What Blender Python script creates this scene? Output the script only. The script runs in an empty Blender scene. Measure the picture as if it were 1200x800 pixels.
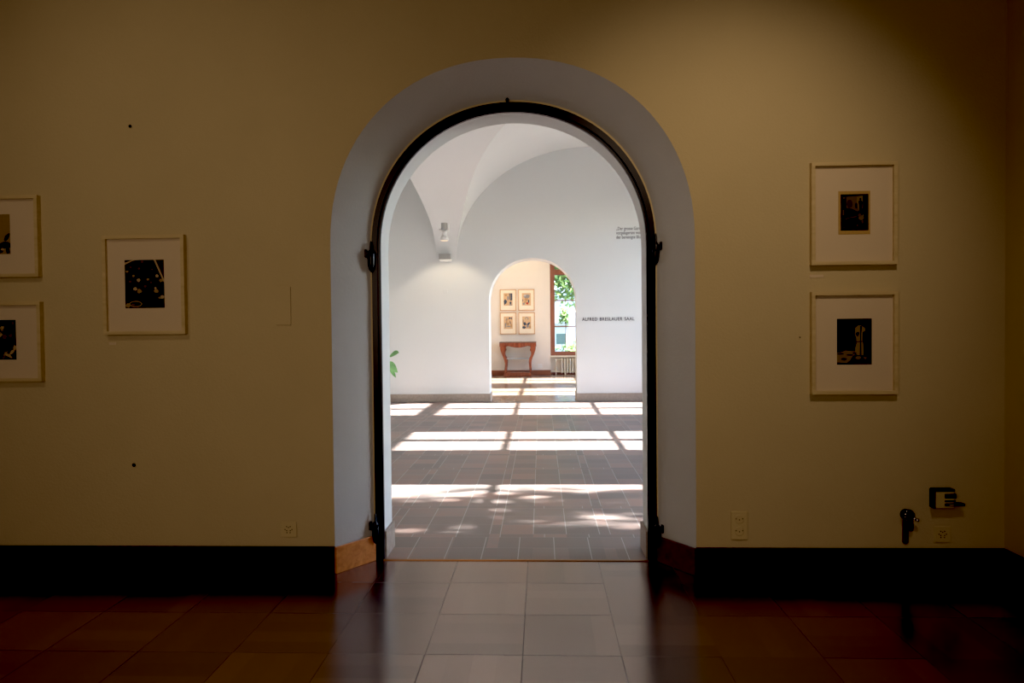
import bpy, bmesh, math, random
from mathutils import Vector, Matrix
random.seed(7)
S = bpy.context.scene
COL = S.collection
PI = math.pi

# ------------------------------------------------------------------ materials
def new_mat(name):
    m = bpy.data.materials.new(name); m.use_nodes = True
    nt = m.node_tree; b = nt.nodes['Principled BSDF']
    return m, nt, b

def mat(name, col, rough=.5, metal=0., ior=1.45, var=.06, scale=8., bump=0., bscale=60., emit=None, estr=0., sub=None):
    m, nt, b = new_mat(name)
    N, L = nt.nodes.new, nt.links.new
    b.inputs['Roughness'].default_value = rough
    b.inputs['Metallic'].default_value = metal
    b.inputs['IOR'].default_value = ior
    tc = N('ShaderNodeTexCoord')
    nz = N('ShaderNodeTexNoise'); nz.inputs['Scale'].default_value = scale; nz.inputs['Detail'].default_value = 4
    L(tc.outputs['Object'], nz.inputs['Vector'])
    mx = N('ShaderNodeMix'); mx.data_type = 'RGBA'
    mx.inputs['A'].default_value = (*[max(0, c*(1-var)) for c in col], 1)
    mx.inputs['B'].default_value = (*[min(1, c*(1+var)) for c in col], 1)
    L(nz.outputs['Fac'], mx.inputs['Factor']); L(mx.outputs['Result'], b.inputs['Base Color'])
    if bump:
        n2 = N('ShaderNodeTexNoise'); n2.inputs['Scale'].default_value = bscale; n2.inputs['Detail'].default_value = 3
        L(tc.outputs['Object'], n2.inputs['Vector'])
        bp = N('ShaderNodeBump'); bp.inputs['Strength'].default_value = bump; bp.inputs['Distance'].default_value = .004
        L(n2.outputs['Fac'], bp.inputs['Height']); L(bp.outputs['Normal'], b.inputs['Normal'])
    if emit:
        b.inputs['Emission Color'].default_value = (*emit, 1); b.inputs['Emission Strength'].default_value = estr
    return m

def wood(name, c1, c2, rough=.35, axis='X', ior=1.5, scale=1.):
    m, nt, b = new_mat(name)
    N, L = nt.nodes.new, nt.links.new
    tc = N('ShaderNodeTexCoord'); mp = N('ShaderNodeMapping')
    s = {'X': (1.5, 22, 22), 'Y': (22, 1.5, 22), 'Z': (22, 22, 1.5)}[axis]
    mp.inputs['Scale'].default_value = tuple(v*scale for v in s)
    nz = N('ShaderNodeTexNoise'); nz.inputs['Scale'].default_value = 1.5; nz.inputs['Detail'].default_value = 6; nz.inputs['Distortion'].default_value = .6
    L(tc.outputs['Object'], mp.inputs['Vector']); L(mp.outputs['Vector'], nz.inputs['Vector'])
    cr = N('ShaderNodeValToRGB'); cr.color_ramp.elements[0].position = .3; cr.color_ramp.elements[1].position = .7
    cr.color_ramp.elements[0].color = (*c1, 1); cr.color_ramp.elements[1].color = (*c2, 1)
    L(nz.outputs['Fac'], cr.inputs['Fac']); L(cr.outputs['Color'], b.inputs['Base Color'])
    b.inputs['Roughness'].default_value = rough; b.inputs['IOR'].default_value = ior
    return m

class G:
    """tiny scalar node-graph writer"""
    def __init__(s, nt): s.nt = nt
    def m(s, op, a, b=None, c=None):
        n = s.nt.nodes.new('ShaderNodeMath'); n.operation = op
        for i, v in enumerate((a, b, c)):
            if v is None: continue
            if isinstance(v, (int, float)): n.inputs[i].default_value = v
            else: s.nt.links.new(v, n.inputs[i])
        return n.outputs[0]
    def xyz(s):
        g = s.nt.nodes.new('ShaderNodeNewGeometry'); sp = s.nt.nodes.new('ShaderNodeSeparateXYZ')
        s.nt.links.new(g.outputs['Position'], sp.inputs[0]); return sp.outputs, g
    def rnd(s, a, b, c=0.):
        cb = s.nt.nodes.new('ShaderNodeCombineXYZ')
        for i, v in enumerate((a, b, c)):
            if isinstance(v, (int, float)): cb.inputs[i].default_value = v
            else: s.nt.links.new(v, cb.inputs[i])
        w = s.nt.nodes.new('ShaderNodeTexWhiteNoise'); w.noise_dimensions = '3D'
        s.nt.links.new(cb.outputs[0], w.inputs['Vector']); return w.outputs['Value']
    def ramp(s, f, stops):
        cr = s.nt.nodes.new('ShaderNodeValToRGB'); e = cr.color_ramp.elements
        while len(e) < len(stops): e.new(.5)
        for k, (p, c) in enumerate(stops): e[k].position = p; e[k].color = (*c, 1)
        s.nt.links.new(f, cr.inputs['Fac']); return cr.outputs['Color']
    def mix(s, f, a, b, blend='MIX'):
        n = s.nt.nodes.new('ShaderNodeMix'); n.data_type = 'RGBA'; n.blend_type = blend
        for k, v in (('Factor', f), ('A', a), ('B', b)):
            if isinstance(v, (int, float)): n.inputs[k].default_value = v
            elif isinstance(v, tuple): n.inputs[k].default_value = (*v, 1)
            else: s.nt.links.new(v, n.inputs[k])
        return n.outputs['Result']

def parquet(name, dark, light, joint, pitch, ox, oy, rough, ior):
    m, nt, b = new_mat(name); g = G(nt); (X, Y, Z), geo = g.xyz()
    u = g.m('DIVIDE', g.m('SUBTRACT', X, ox), pitch); v = g.m('DIVIDE', g.m('SUBTRACT', Y, oy), pitch)
    cu, cv = g.m('FLOOR', u), g.m('FLOOR', v); fu, fv = g.m('FRACT', u), g.m('FRACT', v)
    par = g.m('FLOORED_MODULO', g.m('ADD', cu, cv), 2.)
    al = g.m('ADD', g.m('MULTIPLY', par, fu), g.m('MULTIPLY', g.m('SUBTRACT', 1., par), fv))
    pk = g.m('FLOOR', g.m('MULTIPLY', al, 4.))
    tone = g.m('ADD', g.m('MULTIPLY', g.rnd(cu, cv, pk), .55), g.m('MULTIPLY', g.rnd(cu, cv, 9.), .45))
    tc = nt.nodes.new('ShaderNodeTexNoise'); tc.inputs['Scale'].default_value = 30; tc.inputs['Detail'].default_value = 5
    nt.links.new(geo.outputs['Position'], tc.inputs['Vector'])
    tone = g.m('ADD', g.m('MULTIPLY', tone, .8), g.m('MULTIPLY', tc.outputs['Fac'], .2))
    col = g.ramp(tone, [(.15, dark), (.85, light)])
    def edge(f, w): return g.m('LESS_THAN', g.m('MINIMUM', f, g.m('SUBTRACT', 1., f)), w)
    jt = g.m('MAXIMUM', edge(fu, .006), edge(fv, .006))
    pl = g.m('MULTIPLY', edge(g.m('FRACT', g.m('MULTIPLY', al, 4.)), .010), .16)
    jn = g.m('MULTIPLY', jt, g.m('GREATER_THAN', g.rnd(cu, cv, 3.), .25))
    k = g.m('MAXIMUM', g.m('MULTIPLY', jn, .85), pl)
    nt.links.new(g.mix(k, col, joint), b.inputs['Base Color'])
    n2 = nt.nodes.new('ShaderNodeTexNoise'); n2.inputs['Scale'].default_value = 4
    nt.links.new(geo.outputs['Position'], n2.inputs['Vector'])
    r = g.m('ADD', rough-.03, g.m('MULTIPLY', n2.outputs['Fac'], .06))
    nt.links.new(g.m('ADD', r, g.m('MULTIPLY', k, .08)), b.inputs['Roughness'])
    b.inputs['IOR'].default_value = ior; b.inputs['Specular Tint'].default_value = (1., .87, .79, 1)
    sp = g.m('MULTIPLY', g.m('ADD', .41, g.m('MULTIPLY', tone, .16)), g.m('SUBTRACT', 1., g.m('MULTIPLY', jn, .65)))
    nt.links.new(g.m('MULTIPLY', sp, g.m('SUBTRACT', 1., g.m('MULTIPLY', pl, .35))), b.inputs['Specular IOR Level'])
    return m

def terracotta(name):
    """square tiles in 3x3 panels parted by narrow border strips"""
    m, nt, b = new_mat(name); g = G(nt); (X, Y, Z), geo = g.xyz()
    P, W, T = .7425, .072, .2235
    qx = g.m('FLOORED_MODULO', g.m('SUBTRACT', X, .3832), P); qy = g.m('FLOORED_MODULO', g.m('SUBTRACT', Y, 4.630), P)
    cx = g.m('FLOOR', g.m('DIVIDE', g.m('SUBTRACT', X, .3832), P)); cy = g.m('FLOOR', g.m('DIVIDE', g.m('SUBTRACT', Y, 4.630), P))
    def line(q):      # distance to joint at 0, W, W+T, W+2T
        d = None
        for c in (0., W, W+T, W+2*T, P):
            e = g.m('ABSOLUTE', g.m('SUBTRACT', q, c)); d = e if d is None else g.m('MINIMUM', d, e)
        return d
    instrip_y = g.m('LESS_THAN', qy, W)
    dx = line(qx)
    q2 = g.m('ABSOLUTE', g.m('SUBTRACT', g.m('FLOORED_MODULO', g.m('SUBTRACT', X, .16), .297), .1485))
    dxs = q2
    dxx = g.m('ADD', g.m('MULTIPLY', instrip_y, dxs), g.m('MULTIPLY', g.m('SUBTRACT', 1., instrip_y), dx))
    front = g.m('LESS_THAN', Y, 4.630)
    q3 = g.m('ABSOLUTE', g.m('SUBTRACT', g.m('FLOORED_MODULO', g.m('ADD', X, .04), T), T/2))
    dxx = g.m('ADD', g.m('MULTIPLY', front, q3), g.m('MULTIPLY', g.m('SUBTRACT', 1., front), dxx))
    dy = line(qy)
    gx = g.m('LESS_THAN', dxx, .0028); gy = g.m('LESS_THAN', dy, .0026)
    ix = g.m('FLOOR', g.m('DIVIDE', g.m('SUBTRACT', qx, W), T)); iy = g.m('FLOOR', g.m('DIVIDE', g.m('SUBTRACT', qy, W), T))
    r = g.rnd(g.m('ADD', g.m('MULTIPLY', cx, 7.), ix), g.m('ADD', g.m('MULTIPLY', cy, 7.), iy))
    nz = nt.nodes.new('ShaderNodeTexNoise'); nz.inputs['Scale'].default_value = 7; nz.inputs['Detail'].default_value = 5
    nt.links.new(geo.outputs['Position'], nz.inputs['Vector'])
    tone = g.m('ADD', g.m('MULTIPLY', r, .5), g.m('MULTIPLY', nz.outputs['Fac'], .5))
    col = g.ramp(tone, [(.2, (.150, .122, .108)), (.5, (.200, .150, .130)), (.8, (.29, .185, .15))])
    k = g.m('MAXIMUM', g.m('MULTIPLY', gx, .8), g.m('MULTIPLY', gy, .3))
    nt.links.new(g.mix(k, col, (.38, .37, .36)), b.inputs['Base Color'])
    nt.links.new(g.m('ADD', .34, g.m('MULTIPLY', nz.outputs['Fac'], .16)), b.inputs['Roughness'])
    b.inputs['IOR'].default_value = 1.5
    return m

M = {}
M['wall_front'] = mat('cream_plaster', (.52, .425, .25), .85, var=.05, scale=2.5, bump=.35, bscale=90)
M['splay'] = mat('white_reveal_plaster', (.50, .50, .50), .8, var=.04, bump=.3, bscale=60)
M['white'] = mat('white_plaster', (.688, .705, .698), .85, var=.02, scale=1.5, bump=.15, bscale=70)
M['vault'] = mat('white_vault_plaster', (.70, .715, .71), .85, var=.02, scale=1.5)
M['cream'] = mat('ivory_plaster', (.78, .74, .68), .85, var=.02, bump=.1)
M['ceil'] = mat('ceiling_paint', (.35, .32, .27), .9)
M['skirt'] = wood('dark_skirting_wood', (.010, .004, .002), (.020, .008, .004), .5)
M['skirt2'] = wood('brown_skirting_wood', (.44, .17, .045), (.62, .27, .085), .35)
M['skirt_shaded'] = wood('shaded_skirting_wood', (.06, .02, .008), (.11, .04, .014), .4)  # same wood as the left splay, with shade put into the colour
M['skirt3'] = wood('red_skirting_wood', (.22, .08, .04), (.32, .13, .07), .4)
M['stone'] = mat('mottled_skirting_stone', (.35, .29, .235), .5, var=.3, scale=25, bump=.2)
M['parquet'] = parquet('dark_parquet', (.016, .005, .002), (.075, .018, .004), (.006, .003, .002), .42, -.09, 3.3767, .21, 4.2)
M['parquet3'] = parquet('light_parquet', (.25, .175, .125), (.34, .24, .175), (.10, .06, .04), .42, -.09, .2, .22, 1.5)
M['tile'] = terracotta('terracotta_tiles')
M['iron'] = mat('black_iron', (.002, .002, .002), .42, metal=0, ior=1.5, var=.2)
M['brass'] = mat('worn_brass', (.35, .18, .07), .35, metal=.9, var=.2)
M['chrome'] = mat('chrome', (.55, .55, .55), .08, metal=1, var=.05)
M['darkchrome'] = mat('dark_chrome', (.10, .09, .08), .12, metal=1, var=.05)
M['frame'] = wood('pale_oak_frame', (.50, .39, .205), (.60, .48, .27), .45)
M['framewarm'] = wood('warm_oak_frame', (.55, .34, .18), (.66, .43, .25), .45)
M['mat'] = mat('cream_mount_board', (.60, .49, .345), .9, var=.02)
M['matlight'] = mat('ivory_mount_board', (.86, .78, .64), .9, var=.02)
M['mahogany'] = wood('mahogany', (.13, .032, .014), (.30, .085, .038), .22, 'Z')
M['mahogany_top'] = mat('dark_table_top', (.13, .075, .06), .25, var=.3, scale=20)
M['mirror'] = mat('grey_glass_shelf', (.35, .40, .44), .2, var=.05)
M['winwood'] = wood('brown_window_wood', (.22, .085, .05), (.30, .12, .07), .4, 'Z')
M['radiator'] = mat('ivory_radiator_enamel', (.85, .82, .68), .35, var=.03)
M['plastic'] = mat('white_plastic', (.55, .45, .25), .4, var=.02)
M['plasticw'] = mat('pure_white_plastic', (.78, .78, .76), .4, var=.02)
M['greyplastic'] = mat('grey_plastic', (.42, .41, .39), .4, var=.04)
M['black'] = mat('black_plastic', (.004, .004, .004), .35, var=.1)
M['hole'] = mat('dark_hole', (.01, .007, .004), .9)
M['letter'] = mat('charcoal_lettering', (.035, .035, .04), .7)
M['letter2'] = mat('faded_grey_lettering', (.16, .15, .15), .7)
M['leaf'] = mat('glossy_leaf', (.24, .46, .18), .18, var=.6, scale=12)
M['treeleaf'] = mat('tree_leaf', (.24, .36, .09), .5, var=.5, scale=3)
M['hedgeleaf'] = mat('hedge_leaf', (.16, .25, .05), .5, var=.5, scale=3)
M['bark'] = mat('bark', (.09, .06, .04), .9, var=.4, bump=1.)
M['soil'] = mat('soil', (.03, .02, .012), .95)
M['pot'] = mat('terracotta_pot', (.45, .20, .11), .7)
M['grass'] = mat('lawn', (.07, .085, .06), .95, var=.4, scale=3)
M['facade'] = mat('pale_facade', (.60, .62, .62), .9, var=.03)
M['pillar'] = mat('white_painted_pillar', (.85, .87, .88), .8, var=.02)
M['wingrey'] = mat('dark_window_recess', (.12, .17, .14), .5)
M['shadow_strip'] = mat('shadow_brown', (.12, .06, .022), .8)  # brown tone of the shadow below the door holder
M['bulb'] = mat('warm_lamp_glass', (1, .8, .6), .4, emit=(1., .62, .35), estr=.6)

def glass(name):
    m, nt, b = new_mat(name)
    nt.nodes.remove(b)
    t = nt.nodes.new('ShaderNodeBsdfTransparent'); t.inputs[0].default_value = (.96, .98, .97, 1)
    gl = nt.nodes.new('ShaderNodeBsdfGlossy'); gl.inputs['Roughness'].default_value = .02
    mx = nt.nodes.new('ShaderNodeMixShader'); mx.inputs[0].default_value = .05
    nt.links.new(t.outputs[0], mx.inputs[1]); nt.links.new(gl.outputs[0], mx.inputs[2])
    nt.links.new(mx.outputs[0], nt.nodes['Material Output'].inputs[0])
    return m
M['glass'] = glass('window_glass')
_flat = {}
def flat(c):
    if c not in _flat: _flat[c] = mat('ink_%d' % len(_flat), c, .75, var=.12, scale=60)
    return _flat[c]

# ------------------------------------------------------------------ mesh helpers
def link(name, bm, m, parent=None, smooth=False, bevel=0., auto=None):
    me = bpy.data.meshes.new(name)
    bm.normal_update(); bm.to_mesh(me); bm.free()
    o = bpy.data.objects.new(name, me); COL.objects.link(o)
    for x in (m if isinstance(m, (list, tuple)) else [m]): me.materials.append(x)
    if smooth:
        me.polygons.foreach_set('use_smooth', [True]*len(me.polygons))
    if bevel:
        b = o.modifiers.new('bevel', 'BEVEL'); b.width = bevel; b.segments = 2; b.limit_method = 'ANGLE'; b.angle_limit = math.radians(40)
    if parent: o.parent = parent
    return o
def empty(name, loc=(0, 0, 0), rz=0.):
    o = bpy.data.objects.new(name, None); COL.objects.link(o); o.location = loc; o.rotation_euler = (0, 0, rz); o.empty_display_size = .1
    return o
def tag(o, label=None, cat=None, group=None, kind=None):
    if label: o['label'] = label
    if cat: o['category'] = cat
    if group: o['group'] = group
    if kind: o['kind'] = kind
    return o
def struct(name, bm, m, **k): return tag(link(name, bm, m, **k), kind='structure')

def box(bm, x0, x1, y0, y1, z0, z1, mi=0):
    v = [bm.verts.new(p) for p in ((x0,y0,z0),(x1,y0,z0),(x1,y1,z0),(x0,y1,z0),(x0,y0,z1),(x1,y0,z1),(x1,y1,z1),(x0,y1,z1))]
    for f in ((0,3,2,1),(4,5,6,7),(0,1,5,4),(1,2,6,5),(2,3,7,6),(3,0,4,7)):
        bm.faces.new([v[i] for i in f]).material_index = mi
    return bm
def boxbm(*a): return box(bmesh.new(), *a)
def quad(bm, *p, mi=0):
    f = bm.faces.new([bm.verts.new(q) for q in p]); f.material_index = mi; return f
def cyl(bm, p0, p1, r0, r1=None, n=16, cap=True, mi=0):
    r1 = r0 if r1 is None else r1
    p0, p1 = Vector(p0), Vector(p1); d = (p1-p0).normalized()
    a = d.orthogonal().normalized(); b = d.cross(a)
    A = [bm.verts.new(p0+(a*math.cos(t)+b*math.sin(t))*r0) for t in [2*PI*i/n for i in range(n)]]
    B = [bm.verts.new(p1+(a*math.cos(t)+b*math.sin(t))*r1) for t in [2*PI*i/n for i in range(n)]]
    for i in range(n): bm.faces.new((A[i], A[(i+1) % n], B[(i+1) % n], B[i])).material_index = mi
    if cap: bm.faces.new(A[::-1]).material_index = mi; bm.faces.new(B).material_index = mi
    return bm
def lathe(bm, prof, c=(0,0,0), axis='Z', n=24, mi=0):
    c = Vector(c); rings = []
    for r, h in prof:
        R = []
        for i in range(n):
            t = 2*PI*i/n; x, y = r*math.cos(t), r*math.sin(t)
            p = (x, y, h) if axis == 'Z' else (x, -h, y)
            R.append(bm.verts.new(c+Vector(p)))
        rings.append(R)
    for a, b in zip(rings, rings[1:]):
        for i in range(n): bm.faces.new((a[i], a[(i+1) % n], b[(i+1) % n], b[i])).material_index = mi
    bm.faces.new(rings[0][::-1]); bm.faces.new(rings[-1])
    bmesh.ops.recalc_face_normals(bm, faces=bm.faces)
    return bm
def sphere(bm, c, r, n=16, sc=(1,1,1)):
    k = bmesh.ops.create_uvsphere(bm, u_segments=n, v_segments=n//2, radius=r)
    for v in k['verts']: v.co = Vector(c)+Vector((v.co.x*sc[0], v.co.y*sc[1], v.co.z*sc[2]))
    return bm
def prism_xz(bm, pts, y0, y1, mi=0):
    """extrude an outline drawn in the XZ plane along Y"""
    A = [bm.verts.new((x, y0, z)) for x, z in pts]; B = [bm.verts.new((x, y1, z)) for x, z in pts]
    n = len(pts)
    for i in range(n): bm.faces.new((A[i], A[(i+1) % n], B[(i+1) % n], B[i])).material_index = mi
    bm.faces.new(A).material_index = mi; bm.faces.new(B[::-1]).material_index = mi
    bmesh.ops.recalc_face_normals(bm, faces=bm.faces)
    return bm

# ------------------------------------------------------------------ arches
def arch(cx, a, zc, b, n=48, e=2.1, zb=0.):
    pts = [(cx-a, zb)]
    for i in range(n+1):
        t = PI-PI*i/n; c, s = math.cos(t), math.sin(t)
        pts.append((cx+a*math.copysign(abs(c)**(2/e), c), zc+b*abs(s)**(2/e)))
    pts.append((cx+a, zb)); return pts
def wall_with_arch(bm, y, x0, x1, top, pts, mi=0, flip=False):
    def q(*p):
        p = [(a, y, c) for a, c in p]
        quad(bm, *(p[::-1] if flip else p), mi=mi)
    zb = pts[0][1]
    q((x0, zb), (pts[0][0], zb), (pts[0][0], pts[1][1]), (x0, pts[1][1])); q((x0, pts[1][1]), pts[1], (pts[1][0], top), (x0, top))
    q((pts[-1][0], zb), (x1, zb), (x1, pts[-2][1]), (pts[-1][0], pts[-2][1])); q(pts[-2], (x1, pts[-2][1]), (x1, top), (pts[-2][0], top))
    for a, b in zip(pts[1:-1], pts[2:-1]): q(a, b, (b[0], top), (a[0], top))
def ring(bm, A, ya, B, yb, mi=0):
    va = [bm.verts.new((x, ya, z)) for x, z in A]; vb = [bm.verts.new((x, yb, z)) for x, z in B]
    for i in range(len(A)-1): bm.faces.new((va[i], vb[i], vb[i+1], va[i+1])).material_index = mi

YF, YT, YR, YB, YG, YE = 3.95, 4.17, 4.43, 13.10, 13.60, 20.30   # wall faces along the enfilade
XR0, XL0 = 2.546, -4.4                                           # front room sides
XR, XL = 3.36, -3.95                                             # sunlit rooms sides
CX = -.166
outer = arch(CX, 1.028, 1.878, 1.030, e=2.15)
mid_o = arch(CX, .853, 1.888, .855, e=2.08)
rev = arch(CX, .800, 1.880, .800, e=2.06)
bm = bmesh.new(); wall_with_arch(bm, YF, XL0, XR0, 3.7, outer); struct('wall_front', bm, M['wall_front'])
bm = bmesh.new(); ring(bm, outer, YF, mid_o, YT); struct('trim_1', bm, M['splay'], smooth=True)
bm = bmesh.new(); ring(bm, mid_o, YT, rev, YT); struct('trim_2', bm, M['wall_front'])
bm = bmesh.new(); ring(bm, rev, YT, rev, YR); struct('trim_3', bm, M['white'], smooth=True)
bm = bmesh.new(); wall_with_arch(bm, YR, XL-.3, XR+.3, 5.2, rev, flip=True); struct('wall_near', bm, M['white'])
far = arch(-.152, .818, 1.862, .818, e=2.1)
bm = bmesh.new(); wall_with_arch(bm, YB, XL-.3, XR+.3, 5.2, far); struct('wall_back', bm, M['white'])
bm = bmesh.new(); ring(bm, far, YB, far, YG); struct('trim_4', bm, M['white'], smooth=True)
bm = bmesh.new(); wall_with_arch(bm, YG, XL-.3, XR+.3, 5.2, far, flip=True); struct('wall_behind_arch', bm, M['cream'])

# front room shell
struct('floor', boxbm(XL0, XR0, -3.2, YT, -.05, 0), M['parquet'])
struct('ceiling', boxbm(XL0, XR0, -3.2, YF, 3.7, 3.8), M['ceil'])
struct('wall_right', boxbm(XR0, XR0+.1, -3.2, YF, -.05, 3.8), M['wall_front'])
struct('wall_left', boxbm(XL0-.1, XL0, -3.2, YF, -.05, 3.8), M['wall_front'])
struct('wall_rear', boxbm(XL0-.1, XR0+.1, -3.3, -3.2, -.05, 3.8), M['wall_front'])
# sunlit hall and far room floors
struct('floor_tiled', boxbm(XL-.3, XR+.3, YT, YB+.02, -.05, 0), M['tile'])
struct('floor_far', boxbm(XL-.3, XR+.3, YB+.02, YE+.6, -.05, 0), M['parquet3'])
struct('wall_hall_left', boxbm(XL-.3, XL, YR, YB, 0, 5.2), M['white'])
struct('wall_far_left', boxbm(XL-.3, XL, YG, YE, 0, 4.3), M['cream'])
struct('ceiling_far', boxbm(XL-.3, XR+.3, YG, YE+.6, 4.3, 4.4), M['cream'])

# window walls (right side), with real openings
def window_wall(name, y0, y1, opens, z0, z1, top, m):
    bm = bmesh.new(); x0, x1 = XR, XR+.3; y = y0
    for a, b in opens:
        box(bm, x0, x1, y, a, 0, top); box(bm, x0, x1, a, b, 0, z0); box(bm, x0, x1, a, b, z1, top); y = b
    box(bm, x0, x1, y, y1, 0, top); struct(name, bm, m)
hall = [(4.62, 6.28), (7.83, 9.43), (11.03, 12.95)]
farw = [(14.2, 16.0), (17.26, 19.2)]
Z0, Z1 = .56, 3.86
window_wall('wall_window_hall', YR, YB, hall, Z0, Z1, 5.2, M['white'])
window_wall('wall_window_far', YG, YE, farw, Z0, Z1, 4.3, M['cream'])

def side_window(n, y0, y1):
    bm = bmesh.new(); x0, x1 = XR+.02, XR+.08
    box(bm, x0, x1, y0, y0+.10, Z0, Z1); box(bm, x0, x1, y1-.10, y1, Z0, Z1)
    box(bm, x0, x1, y0+.1, y1-.1, Z0, .68); box(bm, x0, x1, y0+.1, y1-.1, Z1-.1, Z1)
    box(bm, x0, x1, y0+.1, y1-.1, 2.89, 3.04)
    yc = (y0+y1)/2
    for a, b in ((.68, 2.89), (3.04, Z1-.1)): box(bm, x0, x1, yc-.08, yc+.08, a, b)
    w = struct('window_%d' % n, bm, M['winwood'])
    for z in (1.40, 2.155):
        for a, b in ((y0+.1, yc-.08), (yc+.08, y1-.1)):
            link('muntin', boxbm(x0+.01, x1-.01, a, b, z-.014, z+.014), M['winwood'], w)
    bm = bmesh.new(); quad(bm, (XR+.05, y0+.05, Z0+.05), (XR+.05, y1-.05, Z0+.05), (XR+.05, y1-.05, Z1-.05), (XR+.05, y0+.05, Z1-.05))
    link('pane', bm, M['glass'], w)
for i, (a, b) in enumerate(hall+farw): side_window(i+1, a, b)

# ------------------------------------------------------------------ groin vault of the hall
ZS = 2.69
HD = (YB-YR)/2
KN = [(0, 0), (.02, .20), (.06, .35), (.17, .545), (.45, .74), (.855, .93), (1.30, 1.10), (1.695, 1.25), (2.295, 1.48), (2.78, 1.67), (3.3, 1.86), (3.8, 2.0), (HD, 2.10)]
def zm(v):
    for (a, p), (b, q) in zip(KN, KN[1:]):
        if v <= b: return p+(q-p)*(v-a)/(b-a)
    return KN[-1][1]
def zinv(z):
    for (a, p), (b, q) in zip(KN, KN[1:]):
        if z <= q: return a+(b-a)*(z-p)/(q-p)
    return HD
bays = [(XL, -1.955, 1.0, 2.034), (-1.570, XR, 2.465, 2.034)]
def rise(x, bay):
    x0, x1, a, b = bay; t = abs((x-(x0+x1)/2)/((x1-x0)/2)); return b*math.sqrt(max(0, 1-t*t))
bm = bmesh.new()
def cols():
    for bay in bays:
        x0, x1 = bay[0], bay[1]; n = 64
        yield [((x0+x1)/2-(x1-x0)/2*math.cos(PI*i/n)) for i in range(n+1)], bay
    yield [-1.955, -1.570], None
for xs, bay in cols():
    for side in (0, 1):
        Yf = (lambda v: YB-v) if side else (lambda v: YR+v)
        main, lun = [], []
        for x in xs:
            z = rise(x, bay) if bay else 0.; v0 = zinv(z) if bay else 0.
            row = [bm.verts.new((x, Yf(v0+(HD-v0)*(k/24)**1.6), ZS+zm(v0+(HD-v0)*(k/24)**1.6))) for k in range(25)]
            main.append(row)
            if bay: lun.append((bm.verts.new((x, Yf(-.002), ZS+z)), bm.verts.new((x, Yf(v0), ZS+z))))
        for a, b in zip(main, main[1:]):
            for k in range(24): bm.faces.new((a[k], b[k], b[k+1], a[k+1]))
        for a, b in zip(lun, lun[1:]): bm.faces.new((a[0], b[0], b[1], a[1]))
struct('ceiling_vault', bm, M['vault'], smooth=True)

# ------------------------------------------------------------------ far room back wall with window niche
NX0, NX1 = .275, 1.97
bm = bmesh.new()
box(bm, XL-.3, NX0, YE, YE+.5, 0, 4.3); box(bm, NX1, XR+.3, YE, YE+.5, 0, 4.3)
box(bm, NX0, NX1, YE, YE+.5, 3.95, 4.3); box(bm, NX0, NX1, YE+.20, YE+.5, 0, .56)
struct('wall_far', bm, M['cream'])
bm = bmesh.new(); y0, y1 = YE+.02, YE+.12
fx0, fx1, fz0, fz1 = NX0, NX1, .56, 3.95
box(bm, fx0, fx0+.13, y0, y1, fz0, fz1); box(bm, fx1-.13, fx1, y0, y1, fz0, fz1)
box(bm, fx0+.13, fx1-.13, y0, y1, fz0, .675); box(bm, fx0+.13, fx1-.13, y0, y1, fz1-.12, fz1)
box(bm, fx0+.13, fx1-.13, y0, y1, 2.89, 3.05)
xc = (fx0+fx1)/2; box(bm, xc-.06, xc+.06, y0, y1, .675, 2.89); box(bm, xc-.06, xc+.06, y0, y1, 3.05, fz1-.12)
w = struct('window_6', bm, M['winwood'], bevel=.008)
for z in (1.40, 2.155):
    for a, b in ((fx0+.13, xc-.06), (xc+.06, fx1-.13)): link('muntin', boxbm(a, b, y0+.02, y1-.02, z-.015, z+.015), M['winwood'], w)
bm = bmesh.new(); quad(bm, (fx0+.1, YE+.07, .64), (fx1-.1, YE+.07, .64), (fx1-.1, YE+.07, fz1-.1), (fx0+.1, YE+.07, fz1-.1)); link('pane', bm, M['glass'], w)
link('sill', boxbm(NX0+.002, NX1-.002, YE-.03, YE+.2, .515, .56), M['radiator'], w)

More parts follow.
